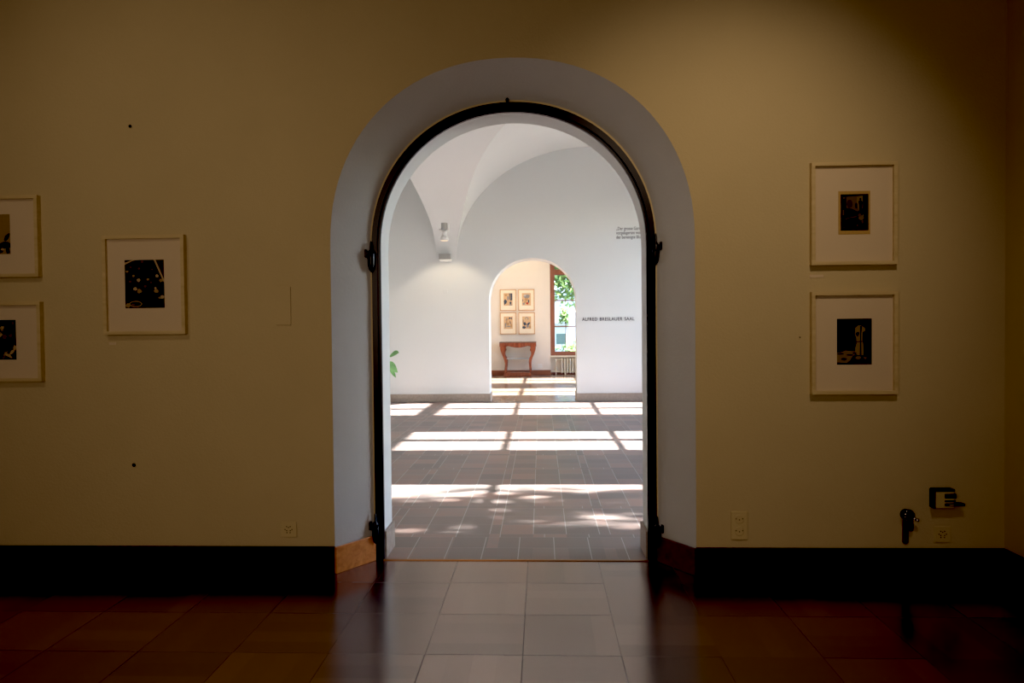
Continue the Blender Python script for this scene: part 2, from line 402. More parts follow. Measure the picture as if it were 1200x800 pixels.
# ------------------------------------------------------------------ skirtings
def skirt(name, x0, x1, y, m, h=.152, t=.014, back=False):
    bm = boxbm(x0, x1, y-(0 if back else t), y+(t if back else 0), 0, h); return struct(name, bm, m, bevel=.003)
skirt('baseboard_front_left', XL0, CX-1.028+.004, YF, M['skirt'], t=.018)
skirt('baseboard_front_right', CX+1.028-.004, XR0, YF, M['skirt'], t=.018)
bm = boxbm(XR0-.018, XR0, -3.2, YF-.018, 0, .152); struct('baseboard_right', bm, M['skirt'])
for s, nm in ((-1, 'baseboard_splay_left'), (1, 'baseboard_splay_right')):   # on the splayed cheeks
    bm = bmesh.new(); A = Vector((CX+s*1.026, YF-.018)); B = Vector((CX+s*.852, YT-.002)); t = .016
    n = Vector((-s*(B.y-A.y), s*(B.x-A.x))).normalized()
    if n.x*s > 0: n = -n
    P = [A, B, B+n*t, A+n*t]
    lo = [bm.verts.new((p.x, p.y, 0)) for p in P]; hi = [bm.verts.new((p.x, p.y, .152)) for p in P]
    for i in range(4): bm.faces.new((lo[i], lo[(i+1) % 4], hi[(i+1) % 4], hi[i]))
    bm.faces.new(lo[::-1]); bm.faces.new(hi); bmesh.ops.recalc_face_normals(bm, faces=bm.faces)
    struct(nm, bm, M['skirt2'] if s < 0 else M['skirt_shaded'], bevel=.003)  # right cheek takes the shaded copy of the wood
    bm = boxbm(*sorted((CX+s*.800, CX+s*.784)), YT+.03, YR+.012, 0, .165)
    struct('baseboard_reveal_'+('left' if s < 0 else 'right'), bm, M['stone'], bevel=.003)
    bm = boxbm(*sorted((-.152+s*.818, -.152+s*.806)), YB-.016, YG, 0, .15)
    struct('baseboard_passage_'+('left' if s < 0 else 'right'), bm, M['stone'])
skirt('baseboard_back_left', XL, -.152-.818, YB, M['stone'], h=.15, t=.016)
skirt('baseboard_back_right', -.152+.818, XR, YB, M['stone'], h=.15, t=.016)
skirt('baseboard_near_left', XL, CX-.80, YR, M['stone'], h=.15, t=.016, back=True)
skirt('baseboard_near_right', CX+.80, XR, YR, M['stone'], h=.15, t=.016, back=True)
skirt('baseboard_far', XL, NX0, YE, M['skirt3'], h=.145, t=.016)
bm = boxbm(NX0, NX1, YE+.184, YE+.20, 0, .06); struct('baseboard_niche', bm, M['skirt3'])
struct('trim_5', boxbm(CX-.795, CX+.795, YT-.012, YT+.004, 0, .005), M['brass'])

# ------------------------------------------------------------------ black iron door frame lining the arch
fr = empty('arched_door_frame', (CX, YT, 0)); tag(fr, 'black iron arched frame lining the big doorway between the two rooms', 'door frame')
fo, fi = arch(0, .845, 1.886, .846, e=2.07), arch(0, .792, 1.882, .790, e=2.06)
def band(A, B, ya, yb):
    bm = bmesh.new(); ring(bm, A, ya, B, ya); ring(bm, B, ya, B, yb); ring(bm, A, yb, A, ya); return bm
o = link('frame_band', band(fo, fi, -.001, .02), M['iron'], fr); 
g0, g1 = arch(0, .812, 1.883, .811, e=2.06), arch(0, .806, 1.883, .805, e=2.06)
link('frame_bead', band(g0, g1, -.004, 0.), M['darkchrome'], fr)
def clamp(x, z, s):
    bm = bmesh.new(); lathe(bm, [(.004, -.085), (.014, -.07), (.021, -.04), (.022, .02), (.016, .04), (.008, .05), (.006, .09), (.002, .10)], n=16)
    c = link('clamp', bm, M['iron'], fr, smooth=True); c.location = (x, -.026, z)
    bm = bmesh.new(); box(bm, min(0, s*.034), max(0, s*.034), -.014, .012, .014, .036); box(bm, min(s*.024, s*.036), max(s*.024, s*.036), -.018, .014, .002, .05)
    link('lever', bm, M['iron'], c, bevel=.003)
    bm = bmesh.new(); cyl(bm, (-s*.016, -.018, .03), (-s*.016, -.028, .03), .007, n=10); cyl(bm, (-s*.010, -.018, -.0), (-s*.010, -.028, -.0), .006, n=10)
    link('bolt', bm, M['darkchrome'], c)
for x, z, s in ((-.842, 1.82, -1), (.842, 1.84, 1), (-.838, .19, -1), (.842, .175, 1)): clamp(x, z, s)
bm = bmesh.new(); lathe(bm, [(.002, -.01), (.010, 0), (.011, .010), (.004, .018)], c=(-.02, -.02, 2.732), n=12); link('top_stud', bm, M['iron'], fr, smooth=True)

# ------------------------------------------------------------------ framed pictures
def art(bg, shapes, w, h):
    """flat print: background plus inked shapes, x right, y up, unit coordinates"""
    bm = bmesh.new(); ms = [flat(bg)]; k = 0
    quad(bm, (-w/2, 0, -h/2), (w/2, 0, -h/2), (w/2, 0, h/2), (-w/2, 0, h/2))
    for c, pts in shapes:
        k += 1; mm = flat(c)
        if mm not in ms: ms.append(mm)
        y = -.00012*k
        pts = [(min(1, max(0, px)), min(1, max(0, py))) for px, py in pts]
        f = bm.faces.new([bm.verts.new(((px-.5)*w, y, (py-.5)*h)) for px, py in pts]); f.material_index = ms.index(mm)
    return bm, ms
def blob(cx, cy, rx, ry, n=12, j=.18, rot=0., seed=0):
    r = random.Random(seed*31+int(cx*997)+int(cy*577)); out = []
    for i in range(n):
        t = 2*PI*i/n; q = 1+r.uniform(-j, j); x, y = rx*q*math.cos(t), ry*q*math.sin(t)
        out.append((cx+x*math.cos(rot)-y*math.sin(rot), cy+x*math.sin(rot)+y*math.cos(rot)))
    return out

def picture(label, group, x0, x1, z0, z1, ywall, print_rect, bg, shapes, fw=.020, depth=.035, fm='frame', mm='mat', mount=None, tilt=0.):
    cx, cz = (x0+x1)/2, (z0+z1)/2
    t = empty('framed_picture', (cx, ywall, cz)); tag(t, label, 'picture', group)
    t.rotation_euler = (0, tilt, 0)
    w, h = x1-x0, z1-z0
    bm = bmesh.new(); A = [(-w/2, -h/2), (w/2, -h/2), (w/2, h/2), (-w/2, h/2)]; B = [(x-math.copysign(fw, x), z-math.copysign(fw, z)) for x, z in A]
    for i in range(4):
        a, b, c, d = A[i], A[(i+1) % 4], B[(i+1) % 4], B[i]
        quad(bm, (a[0], -depth, a[1]), (b[0], -depth, b[1]), (c[0], -depth, c[1]), (d[0], -depth, d[1]))
        quad(bm, (a[0], 0, a[1]), (b[0], 0, b[1]), (b[0], -depth, b[1]), (a[0], -depth, a[1]))
        quad(bm, (d[0], -depth, d[1]), (c[0], -depth, c[1]), (c[0], -.006, c[1]), (d[0], -.006, d[1]))
        quad(bm, (a[0], -.001, a[1]), (d[0], -.001, d[1]), (c[0], -.001, c[1]), (b[0], -.001, b[1]))
    bmesh.ops.remove_doubles(bm, verts=bm.verts, dist=1e-5); bmesh.ops.recalc_face_normals(bm, faces=bm.faces)
    link('frame', bm, M[fm], t)
    mb = link('mount_board', boxbm(-w/2+fw*.7, w/2-fw*.7, -.016, -.004, -h/2+fw*.7, h/2-fw*.7), M[mm], t)
    px0, px1, pz0, pz1 = print_rect; yb = -.0165
    if mount:
        a, b, c, d = mount; bm = bmesh.new(); box(bm, a-cx, b-cx, -.0175, -.016, c-cz, d-cz); link('inner_mount', bm, flat((.42, .28, .10)), t); yb = -.018
    bm, ms = art(bg, shapes, px1-px0, pz1-pz0); p = link('print', bm, ms, mb); p.location = ((px0+px1)/2-cx, yb, (pz0+pz1)/2-cz)
    return t
GA = 'framed photographs on the dark front wall'
K = (.004, .003, .002); SP = (.30, .21, .10); SD = (.13, .085, .035); LT = (.42, .31, .17)
r = random.Random(3)
sh = [(LT, [(0, .90), (.22, .985), (.36, 1), (.2, 1), (0, .945)]), ((.05, .03, .012), [(.77, 1), (1, 1), (1, .62)]), (LT, [(.74, 1), (.79, 1), (1, .59), (1, .52), (.97, .56)])]
for cx, cy, rx, c in ((.35, .58, .05, LT), (.59, .595, .035, SP), (.82, .665, .045, LT), (.22, .67, .035, SP), (.13, .55, .04, SD), (.06, .76, .035, SP), (.92, .57, .05, SP), (.15, .85, .03, SD), (.37, .82, .035, SD), (.70, .80, .025, SD), (.45, .96, .04, SD), (.26, .40, .05, LT), (.37, .35, .06, SP), (.80, .35, .055, SP), (.78, .41, .03, LT), (.95, .225, .05, LT), (.88, .21, .03, SP), (.52, .45, .04, SD), (.67, .53, .03, SD)):
    sh.append((c, blob(cx, cy, rx, rx*.75, seed=1)))
sh.append((SP, blob(.27, .085, .17, .065, 20, .05))); sh.append((K, blob(.27, .085, .14, .045, 20, .05))); sh.append((SP, blob(.08, .06, .06, .05))); sh.append((SD, blob(.2, .07, .05, .03)))
picture('oak-framed photograph of pale blossoms on black, hanging alone left of the doorway', GA, -2.508, -2.030, 1.378, 1.946, YF, (-2.386, -2.156, 1.530, 1.806), K, sh, tilt=.0)
sh = [((.02, .013, .006), blob(.82, .22, .2, .09, seed=3)), ((.02, .013, .006), blob(.6, .1, .2, .1, seed=4)), ((.02, .013, .006), blob(.9, .42, .12, .05, rot=.9)), ((.02, .013, .006), blob(.55, .5, .1, .04, rot=-.5)), (LT, blob(.78, .12, .06, .03)), (K, blob(.2, .3, .2, .2)), ((.02, .013, .006), blob(.93, .08, .06, .08)), ((.05, .03, .015), blob(.4, .75, .1, .03, rot=.7))]
picture('oak-framed sepia photograph with dark leaves, upper picture cut by the left photo edge', GA, -3.36, -2.885, 1.716, 2.186, YF, (-3.27, -3.060, 1.850, 2.080), (.26, .185, .08), sh)
sh = []
for k in range(26):
    sh.append(((SP, SD, LT)[k % 3], blob(r.uniform(.05, .97), r.uniform(.03, .62) if k < 18 else r.uniform(.6, .95), r.uniform(.02, .08), r.uniform(.015, .05), 9, .35, r.uniform(0, 3), k)))
sh.append((LT, blob(.9, .2, .09, .05, 9, .3, .6))); sh.append((LT, blob(.8, .1, .1, .04, 9, .3, -.5)))
picture('oak-framed dark photograph with pale foliage, lower picture cut by the left photo edge', GA, -3.36, -2.882, 1.112, 1.574, YF, (-3.26, -3.040, 1.240, 1.470), K, sh)
OC = (.10, .07, .022); OD = (.045, .03, .010)
sh = [(OC, [(.2, .62), (.2, .93), (.80, .96), (.80, .60), (.6, .52), (.4, .60)]), ((.16, .115, .04), [(.58, .70), (.58, .92), (.80, .95), (.80, .62), (.66, .55)]), (OD, blob(.32, .72, .1, .12)), (OC, blob(.12, .90, .05, .025)), (OC, [(.07, .42), (.13, .42), (.13, .57), (.07, .57)]),
      (K, blob(.71, .86, .03, .035)), (K, [(.64, .80), (.71, .84), (.79, .79), (.78, .66), (.76, .55), (.67, .55), (.66, .68)]), (K, blob(.56, .68, .045, .08)), (OC, [(.15, .33), (.55, .40), (.60, .37), (.3, .34), (.18, .30)]), ((.14, .10, .03), blob(.74, .34, .10, .07, seed=5)), (OC, blob(.68, .42, .06, .05)), (OC, blob(.78, .24, .04, .05)), (OC, blob(.6, .14, .035, .025)), (OD, blob(.12, .09, .05, .03)), (OD, [(.86, .3), (.9, .3), (.9, .95), (.86, .95)]), ((.15, .12, .04), blob(.8, .41, .03, .03))]
picture('oak-framed small dark photograph with a figure in a doorway, upper of the two at right', GA, 1.490, 1.952, 1.722, 2.284, YF, (1.652, 1.802, 1.911, 2.110), K, sh, mount=(1.640, 1.812, 1.890, 2.127))
sh = [((.22, .16, .055), [(.52, .80), (.60, .85), (.68, .86), (.72, .84), (.80, .80), (.82, .74), (.74, .70), (.73, .55), (.76, .44), (.77, .28), (.76, .20), (.60, .20), (.52, .24), (.52, .36), (.56, .46), (.55, .58), (.51, .66)]),
      (K, blob(.59, .665, .05, .05)), (K, [(.665, .84), (.72, .84), (.69, .65), (.70, .2), (.655, .2), (.665, .6)]), (K, [(.54, .505), (.74, .51), (.74, .495), (.54, .49)]), (K, [(.74, .62), (.77, .62), (.75, .5), (.73, .5)]),
      ((.18, .13, .045), [(0, .26), (.10, .27), (.24, .31), (.42, .295), (.52, .29), (.52, .22), (.45, .18), (.38, .09), (.28, .03), (0, .05)]), (K, blob(.1, .235, .09, .015)), (K, blob(.37, .21, .09, .015)), (OD, blob(.2, .12, .08, .03)), ((.18, .13, .045), blob(.61, .15, .08, .035)), ((.16, .12, .04), [(.75, .17), (.86, .16), (.84, .11), (.78, .12)]), (OD, blob(.38, .56, .03, .02)), (OD, blob(.44, .44, .03, .02)), (OD, blob(.5, .25, .06, .02))]
picture('oak-framed photograph of a hanging pale robe, lower of the two pictures at right', GA, 1.490, 1.955, 1.010, 1.576, YF, (1.633, 1.821, 1.174, 1.427), K, sh)
GB = 'framed colour prints above the console table'
PB = (.62, .43, .25); BL = (.06, .08, .12); GR = (.26, .25, .26); RD = (.42, .05, .03); TN = (.46, .28, .14)
fp = [(-1.1785, -.709, 1.869, 2.489), (-.648, -.177, 1.866, 2.487), (-1.180, -.708, 1.188, 1.822), (-.647, -.171, 1.184, 1.818)]
arts = [
 [(BL, [(.62, .98), (.98, .98), (.98, .45), (.80, .40), (.66, .5)]), (PB, [(.74, .95), (.78, .95), (.78, .5), (.74, .5)]), (BL, blob(.2, .32, .18, .16, seed=2)), (BL, blob(.78, .22, .13, .12)), (GR, blob(.5, .6, .1, .18)), (BL, blob(.12, .2, .06, .14)), (GR, blob(.8, .06, .18, .05)), (TN, blob(.25, .85, .14, .08)), (PB, blob(.35, .2, .06, .04))],
 [(GR, blob(.55, .72, .34, .17, seed=4)), ((.45, .45, .46), blob(.35, .8, .14, .08)), (TN, blob(.5, .48, .22, .12)), (RD, blob(.6, .18, .13, .10)), (GR, blob(.2, .15, .12, .10)), (TN, blob(.35, .28, .12, .08)), (BL, blob(.75, .35, .07, .14)), (BL, blob(.1, .42, .04, .1))],
 [(TN, blob(.45, .55, .25, .3, seed=6)), (BL, blob(.68, .86, .14, .07)), (BL, blob(.88, .84, .05, .1)), (PB, blob(.5, .62, .12, .14)), (GR, blob(.2, .3, .08, .2)), (GR, blob(.55, .2, .25, .05)), (BL, blob(.75, .5, .035, .18, rot=.4)), (TN, blob(.85, .25, .1, .15)), (GR, blob(.3, .78, .05, .12, rot=-.6))],
 [(GR, blob(.5, .82, .2, .13, seed=8)), (PB, blob(.5, .80, .13, .09)), (BL, blob(.3, .42, .2, .14)), (BL, blob(.72, .42, .2, .09, rot=.5)), (PB, blob(.48, .5, .1, .08)), (BL, blob(.2, .12, .2, .1)), (GR, blob(.6, .22, .14, .12)), (BL, blob(.1, .6, .03, .15)), (TN, blob(.85, .15, .1, .1))]]
lbs = ['upper left of four colour prints above the console, with a dark blue tree trunk', 'upper right of four colour prints above the console, with a small red patch', 'lower left of four colour prints above the console, the palest one', 'lower right of four colour prints above the console, with dark blue clothing']
for (a, b, c, d), s_, l in zip(fp, arts, lbs):
    cx, cz = (a+b)/2, (c+d)/2+.02
    picture(l, GB, a, b, c, d, YE, (cx-.128, cx+.128, cz-.18, cz+.18), PB, s_, fw=.022, depth=.03, fm='framewarm', mm='matlight')

# ------------------------------------------------------------------ console table
CT = empty('console_table', (-.656, YE-.36, 0)); tag(CT, 'red mahogany console table with curved legs standing under the four prints', 'table')
q = .002888
def cxz(pts): return [((x-311)*q, (500-y)*q) for x, y in pts]
bm = boxbm(-.525, .525, -.19, .30, .945, .980); link('tabletop', bm, M['mahogany_top'], CT, bevel=.012)
ap = [(140, 161), (482, 161), (482, 205), (455, 206), (432, 205), (405, 202), (375, 210), (345, 216), (311, 218), (277, 216), (247, 210), (217, 202), (190, 205), (167, 206), (140, 205)]
bm = prism_xz(bmesh.new(), cxz(ap), -.165, -.135); link('apron', bm, M['mahogany'], CT, bevel=.004)
for s in (-1, 1):
    bm = boxbm(*sorted((s*.47, s*.495)), -.135, .28, .85, .945); link('side_apron', bm, M['mahogany'], CT)
    link('corner_block', boxbm(*sorted((s*.37, s*.522)), -.182, -.11, .845, .945), M['mahogany'], CT, bevel=.006)
legp = [(138, 203), (137, 225), (142, 250), (152, 280), (165, 310), (176, 340), (181, 370), (182, 400), (179, 430), (176, 462), (198, 462), (200, 430), (203, 400), (206, 370), (206, 345), (200, 322), (190, 305), (183, 290), (182, 272), (184, 258), (192, 246), (193, 234), (186, 224), (190, 212), (194, 203)]
def legs(y0, y1, nm):
    for s in (-1, 1):
        pts = [(x if s < 0 else -x, z) for x, z in cxz(legp)]
        link(nm, prism_xz(bmesh.new(), pts, y0, y1), M['mahogany'], CT, bevel=.010)
legs(-.175, -.105, 'leg')
legs(.21, .27, 'leg')
link('lower_shelf', boxbm(-.36, .36, -.12, .28, .485, .505), M['mirror'], CT, bevel=.004)
link('plinth', boxbm(-.41, .365, -.18, .29, 0, .11), M['mahogany'], CT, bevel=.01)

# ------------------------------------------------------------------ radiator under the far window
RA = empty('radiator', (1.15, YE+.09, 0)); tag(RA, 'ivory column radiator standing below the far brown window', 'radiator')
for i in range(17):
    x = -.55+.079*i
    bm = bmesh.new()
    for dy in (-.045, .045):
        pr = [(.0, .035), (.018, .05), (.026, .09), (.019, .13), (.019, .39), (.026, .43), (.018, .47), (0.001, .485)]
        lathe(bm, [(max(r_, .002), z) for r_, z in pr], c=(x, dy, 0), n=10)
    box(bm, x-.016, x+.016, -.045, .045, .05, .10); box(bm, x-.016, x+.016, -.045, .045, .42, .465)
    link('column', bm, M['radiator'], RA, smooth=False)
bm = bmesh.new(); cyl(bm, (-.58, 0, .075), (.76, 0, .075), .016); cyl(bm, (-.58, 0, .44), (.76, 0, .44), .016); link('header_pipe', bm, M['radiator'], RA)
bm = bmesh.new(); cyl(bm, (-.72, -.02, 0), (-.72, -.02, .43), .014); cyl(bm, (-.72, -.02, .43), (-.56, -.02, .44), .014); cyl(bm, (-.83, -.02, .10), (-.58, -.02, .08), .016); link('pipe', bm, M['radiator'], RA)
bm = bmesh.new(); lathe(bm, [(.012, -.03), (.030, -.02), (.034, .02), (.024, .045)], c=(-.735, -.03, .43), axis='Y', n=16); link('valve_knob', bm, M['plasticw'], RA, smooth=True)
for x in (-.45, .60): link('foot', boxbm(x-.02, x+.02, -.06, .06, 0, .05), M['radiator'], RA)

# ------------------------------------------------------------------ sockets, switches, plates
def plate(name, label, cat, x0, x1, z0, z1, yw, m, holes=(), rings=(), d=.008, group=None):
    cx, cz = (x0+x1)/2, (z0+z1)/2; t = empty(name, (cx, yw, cz)); tag(t, label, cat, group)
    link('cover_plate', boxbm(x0-cx, x1-cx, -d, 0, z0-cz, z1-cz), m, t, bevel=.0025)
    for hx, hz, hr in rings:
        bm = bmesh.new(); n = 24
        a = [(hx+hr*math.cos(2*PI*i/n), hz+hr*math.sin(2*PI*i/n)) for i in range(n)]; b = [(hx+hr*.86*math.cos(2*PI*i/n), hz+hr*.86*math.sin(2*PI*i/n)) for i in range(n)]
        for i in range(n):
            j = (i+1) % n
            quad(bm, (a[i][0], -d, a[i][1]), (a[j][0], -d, a[j][1]), (b[j][0], -d-.002, b[j][1]), (b[i][0], -d-.002, b[i][1]))
            quad(bm, (b[i][0], -d-.002, b[i][1]), (b[j][0], -d-.002, b[j][1]), (b[j][0]*.98+hx*.02, -d-.0001, b[j][1]*.98+hz*.02), (b[i][0]*.98+hx*.02, -d-.0001, b[i][1]*.98+hz*.02))
        link('socket_ring', bm, m, t, smooth=True)
    for hx, hz in holes:
        bm = bmesh.new(); cyl(bm, (hx, -d-.0012, hz), (hx, -d+.002, hz), .0032, n=10); link('pin_hole', bm, M['hole'], t)
    return t
def triple(): 
    h = []
    for k in range(3):
        t = PI/2+k*2*PI/3
        for dt, rr in ((-.55, .020), (.55, .020), (0, .012)): h.append((rr*math.cos(t+dt), rr*math.sin(t+dt)))
    return h
plate('wall_socket', 'cream three-way wall socket just left of the doorway above the skirting', 'socket', -1.507, -1.413, .205, .293, YF, M['plastic'], triple())
plate('wall_socket', 'cream three-way wall socket at right below the small metal wall box', 'socket', 2.165, 2.255, .186, .274, YF, M['plastic'], triple())
h = []
for cz in (.035, -.032):
    for x, z in ((-.018, .003), (.018, .003), (0, -.003)): h.append((x, cz+z))
plate('double_wall_socket', 'cream double wall socket with two round inserts right of the doorway', 'socket', 1.054, 1.146, .198, .356, YF, M['plastic'], h, rings=((0, .035, .027), (0, -.032, .027)))
plate('blank_wall_plate', 'wall-coloured blank cover plate left of the doorway at eye height', 'cover plate', -1.514, -1.427, 1.423, 1.645, YF, M['wall_front'], d=.006)
plate('wall_switch', 'small white square plate high on the sunlit wall below the box lamp', 'switch', -1.825, -1.745, 2.045, 2.125, YB, M['white'], d=.01)
plate('wall_socket', 'white double socket on the far wall between console and radiator', 'socket', -.105, .025, .205, .325, YE, M['plasticw'], ((-.035, 0), (.03, 0)), d=.012)
def cap(label, x, z, w, yw):
    o = link('caption_card', boxbm(x, x+w, yw-.002, yw+.003, z-.016, z), M['matlight'] if yw > 10 else M['mat']); tag(o, label, 'caption card')
cap('tiny caption card under the blossom photograph left of the doorway', -2.497, 1.335, .04, YF)
cap('tiny caption card between the two framed pictures at right', 1.49, 1.672, .075, YF)
cap('tiny pale caption card right of the four colour prints', -.12, 1.255, .11, YE)
def nail(label, x, z, r_):
    bm = bmesh.new(); lathe(bm, [(r_*.4, -.02), (r_*.4, .006), (r_, .006), (r_*.8, .009)], c=(x, YF, z), axis='Y', n=12); o = link('nail', bm, M['iron'], smooth=False); tag(o, label, 'nail')
nail('dark nail head high on the left wall above the pictures', -2.344, 2.573, .009)
nail('dark screw head low on the left wall above the skirting', -2.363, .6225, .011)
nail('faint nail in the wall left of the robe photograph', 1.4355, 1.327, .004)

# chrome swivel knob on the right
t = empty('door_holder', (2.012, YF, .340)); tag(t, 'round chrome door holder on the right wall beside the metal box', 'door holder')
bm = bmesh.new(); lathe(bm, [(.030, -.01), (.030, .003), (.012, .006), (.012, .03)], axis='Y', n=20); link('stem', bm, M['darkchrome'], t, smooth=True)
bm = bmesh.new(); sphere(bm, (0, -.030, 0), .036, 24, (1, .62, 1)); link('ball', bm, M['darkchrome'], t, smooth=True)
bm = bmesh.new(); cyl(bm, (.02, -.035, -.010), (.040, -.040, -.020), .007, .009); sphere(bm, (.043, -.041, -.021), .011, 14); link('side_knob', bm, M['chrome'], t, smooth=True)
bm = boxbm(.008, .030, -.028, -.003, -.088, -.01); link('catch', bm, M['black'], t, bevel=.005)
bm = bmesh.new(); prism_xz(bm, [(-.016, -.01)]+[(-.001+.017*math.cos(a), -.150+.017*math.sin(a)) for a in [PI+PI*k/8 for k in range(9)]]+[(.016, -.01)], -.006, -.001); link('shadow_strip', bm, M['shadow_strip'], t)  # flat brown strip modelled in place of the shadow under the ball

t = empty('wall_control_box', (2.21, YF, .436)); tag(t, 'small metal box with black top and display on the right wall above a socket', 'control box')
link('housing', boxbm(-.062, .040, -.045, 0, -.052, .042), M['plastic'], t, bevel=.003)
link('lid', boxbm(-.066, .044, -.050, 0, .040, .054), M['black'], t, bevel=.004)
link('side_plate', boxbm(-.070, -.060, -.050, 0, -.054, .050), M['black'], t, bevel=.003)
link('display', boxbm(-.010, .050, -.0475, -.02, .004, .028), M['black'], t)
link('button_strip', boxbm(-.010, .046, -.049, -.03, -.016, -.008), M['black'], t)
bm = bmesh.new(); box(bm, -.010, .098, -.052, -.012, -.040, -.024); link('lever', bm, M['black'], t, bevel=.006)
link('lever_label', boxbm(.010, .034, -.0535, -.052, -.035, -.030), M['plastic'], t)

# ------------------------------------------------------------------ lettering on the hall wall
def lettering(name, label, lines, x, z, size, width, m, yw, lead=0., bold=0., space=1., zk=1.):
    cu = bpy.data.curves.new(name, 'FONT'); cu.body = '\n'.join(lines); cu.size = size; cu.offset = bold; cu.extrude = .002; cu.space_character = space; cu.space_word = 1.35 if len(lines) == 1 else 1.0
    if lead: cu.space_line = lead
    tmp = bpy.data.objects.new(name, cu); COL.objects.link(tmp); bpy.context.view_layer.update()
    dg = bpy.context.evaluated_depsgraph_get(); me = bpy.data.meshes.new_from_object(tmp.evaluated_get(dg)); bpy.data.objects.remove(tmp)
    xs = [v.co.x for v in me.vertices]; k = width/(max(xs)-min(xs)); x0 = min(xs)
    t = tag(empty(name, (x, yw-.001, z)), label, 'lettering')
    src = bmesh.new(); src.from_mesh(me); src.verts.ensure_lookup_table(); seen = set(); isl = []
    for v in src.verts:
        if v.index in seen: continue
        st, grp = [v], []; seen.add(v.index)
        while st:
            a = st.pop(); grp.append(a)
            for e in a.link_edges:
                b = e.other_vert(a)
                if b.index not in seen: seen.add(b.index); st.append(b)
        isl.append(grp)
    if len(lines) == 1:          # one part per word
        isl.sort(key=lambda g: min(v.co.x for v in g)); words = []; end = -9
        for g in isl:
            a = (min(v.co.x for v in g)-x0)*k
            if a-end > .027: words.append([])
            words[-1] += g; end = max(end, (max(v.co.x for v in g)-x0)*k)
        pn = 'word'
    else:                        # one part per line
        words = [[] for _ in lines]; lh = size*lead
        for g in isl:
            c = sum(v.co.y for v in g)/len(g); words[min(len(lines)-1, max(0, int(round((size*.22-c)/lh))))] += g
        pn = 'text_line'
    for w_ in words:
        ids = {v.index: n for n, v in enumerate(w_)}
        if not ids: continue
        bm = bmesh.new(); nv = [bm.verts.new(((v.co.x-x0)*k, v.co.z, v.co.y*k*zk)) for v in w_]
        for f_ in src.faces:
            if f_.verts[0].index in ids: bm.faces.new([nv[ids[v.index]] for v in f_.verts])
        link(pn, bm, m, t)
    src.free(); return t
lettering('room_name_lettering', 'charcoal capitals reading ALFRED BRESLAUER SAAL on the sunlit wall', ['ALFRED BRESLAUER SAAL'], .768, 1.502, .113, .972, M['letter'], YB, bold=.0015, space=1.12, zk=1.15)
lettering('quotation_lettering', 'three small grey lines of German text high on the sunlit wall by the frame', ['„Der grosse Garten', 'vorgelagerten weite', 'der bereinigte Blum'], 1.412, 3.178, .078, .50, M['letter2'], YB, lead=.95, bold=.0006, zk=1.35)

# ------------------------------------------------------------------ spotlight and box lamp in the hall
t = empty('ceiling_spotlight', (-1.665, 12.16, 3.12)); tag(t, 'small white spotlight hanging from the vault above the wall box lamp', 'spotlight')
bm = bmesh.new(); cyl(bm, (0, 0, -.02), (0, 0, .10), .055, n=20); link('canister', bm, M['greyplastic'], t)
bm = bmesh.new(); box(bm, -.085, -.06, -.03, .03, -.035, .0); box(bm, .06, .085, -.03, .03, -.03, .09); box(bm, -.085, .085, -.02, .02, -.045, -.02); link('bracket', bm, M['plasticw'], t, bevel=.004)
bm = bmesh.new(); cyl(bm, (0, 0, -.04), (.005, 0, -.13), .040, .045, n=20); lathe(bm, [(.045, -.12), (.075, -.17), (.078, -.205), (.070, -.207), (.04, -.18)], n=24); link('lamp_head', bm, M['plasticw'], t, smooth=True)
bm = bmesh.new(); cyl(bm, (0, 0, -.200), (0, 0, -.206), .064, n=20); link('bulb', bm, M['bulb'], t)
t = empty('wall_box_lamp', (-1.77, YB, 2.705)); tag(t, 'white box lamp fixed where the vault springs from the sunlit wall', 'wall lamp')
link('housing', boxbm(-.118, .105, -.12, 0, -.03, .072), M['greyplastic'], t, bevel=.006)
link('tray', boxbm(-.10, .122, -.15, 0, -.062, -.034), M['plasticw'], t, bevel=.005)
link('diffuser', boxbm(-.09, .112, -.14, -.02, -.070, -.061), M['plasticw'], t)

# ------------------------------------------------------------------ potted plant, mostly behind the jamb
def leafmesh(bm, base, tip, w, droop=.15, up=(0, 0, 1), mi=0, face=None):
    base, tip = Vector(base), Vector(tip); d = tip-base; L_ = d.length
    side = face if face is not None else d.cross(Vector(up)).normalized()
    n = 8; rows = []
    for i in range(n+1):
        t = i/n; ww = w*math.sin(PI*min(1, t*.93+.05))**.8; c = base+d*t-Vector((0, 0, 1))*droop*L_*t*t
        lift = Vector((0, 0, 1))*ww*.25
        rows.append([bm.verts.new(c-side*ww+lift), bm.verts.new(c), bm.verts.new(c+side*ww+lift)])
    for a, b in zip(rows, rows[1:]):
        for k in (0, 1): bm.faces.new((a[k], a[k+1], b[k+1], b[k])).material_index = mi
t = empty('potted_plant', (-2.95, 11.5, 0)); tag(t, 'potted plant whose glossy green leaves peep past the left jamb', 'potted plant')
bm = bmesh.new(); lathe(bm, [(.13, 0), (.18, .30), (.20, .30), (.20, .34), (.17, .34), (.165, .31), (.02, .31)], n=28); link('pot', bm, M['pot'], t, smooth=True)
bm = bmesh.new(); cyl(bm, (0, 0, .28), (0, 0, .32), .165, n=24); link('soil', bm, M['soil'], t)
specs = [((.44, -.02, .93), (.60, -.03, 1.02), .055), ((.40, -.02, .82), (.575, -.03, .70), .07), ((.42, 0, .76), (.54, 0, .61), .045),
         ((-.1, .1, .8), (-.35, .2, .9), .07), ((.05, -.15, .9), (.12, -.38, .98), .07), ((0, .1, 1.0), (.05, .3, 1.2), .07), ((-.1, -.05, .95), (-.3, -.2, 1.1), .07), ((.1, .05, 1.0), (.28, .12, 1.18), .06)]
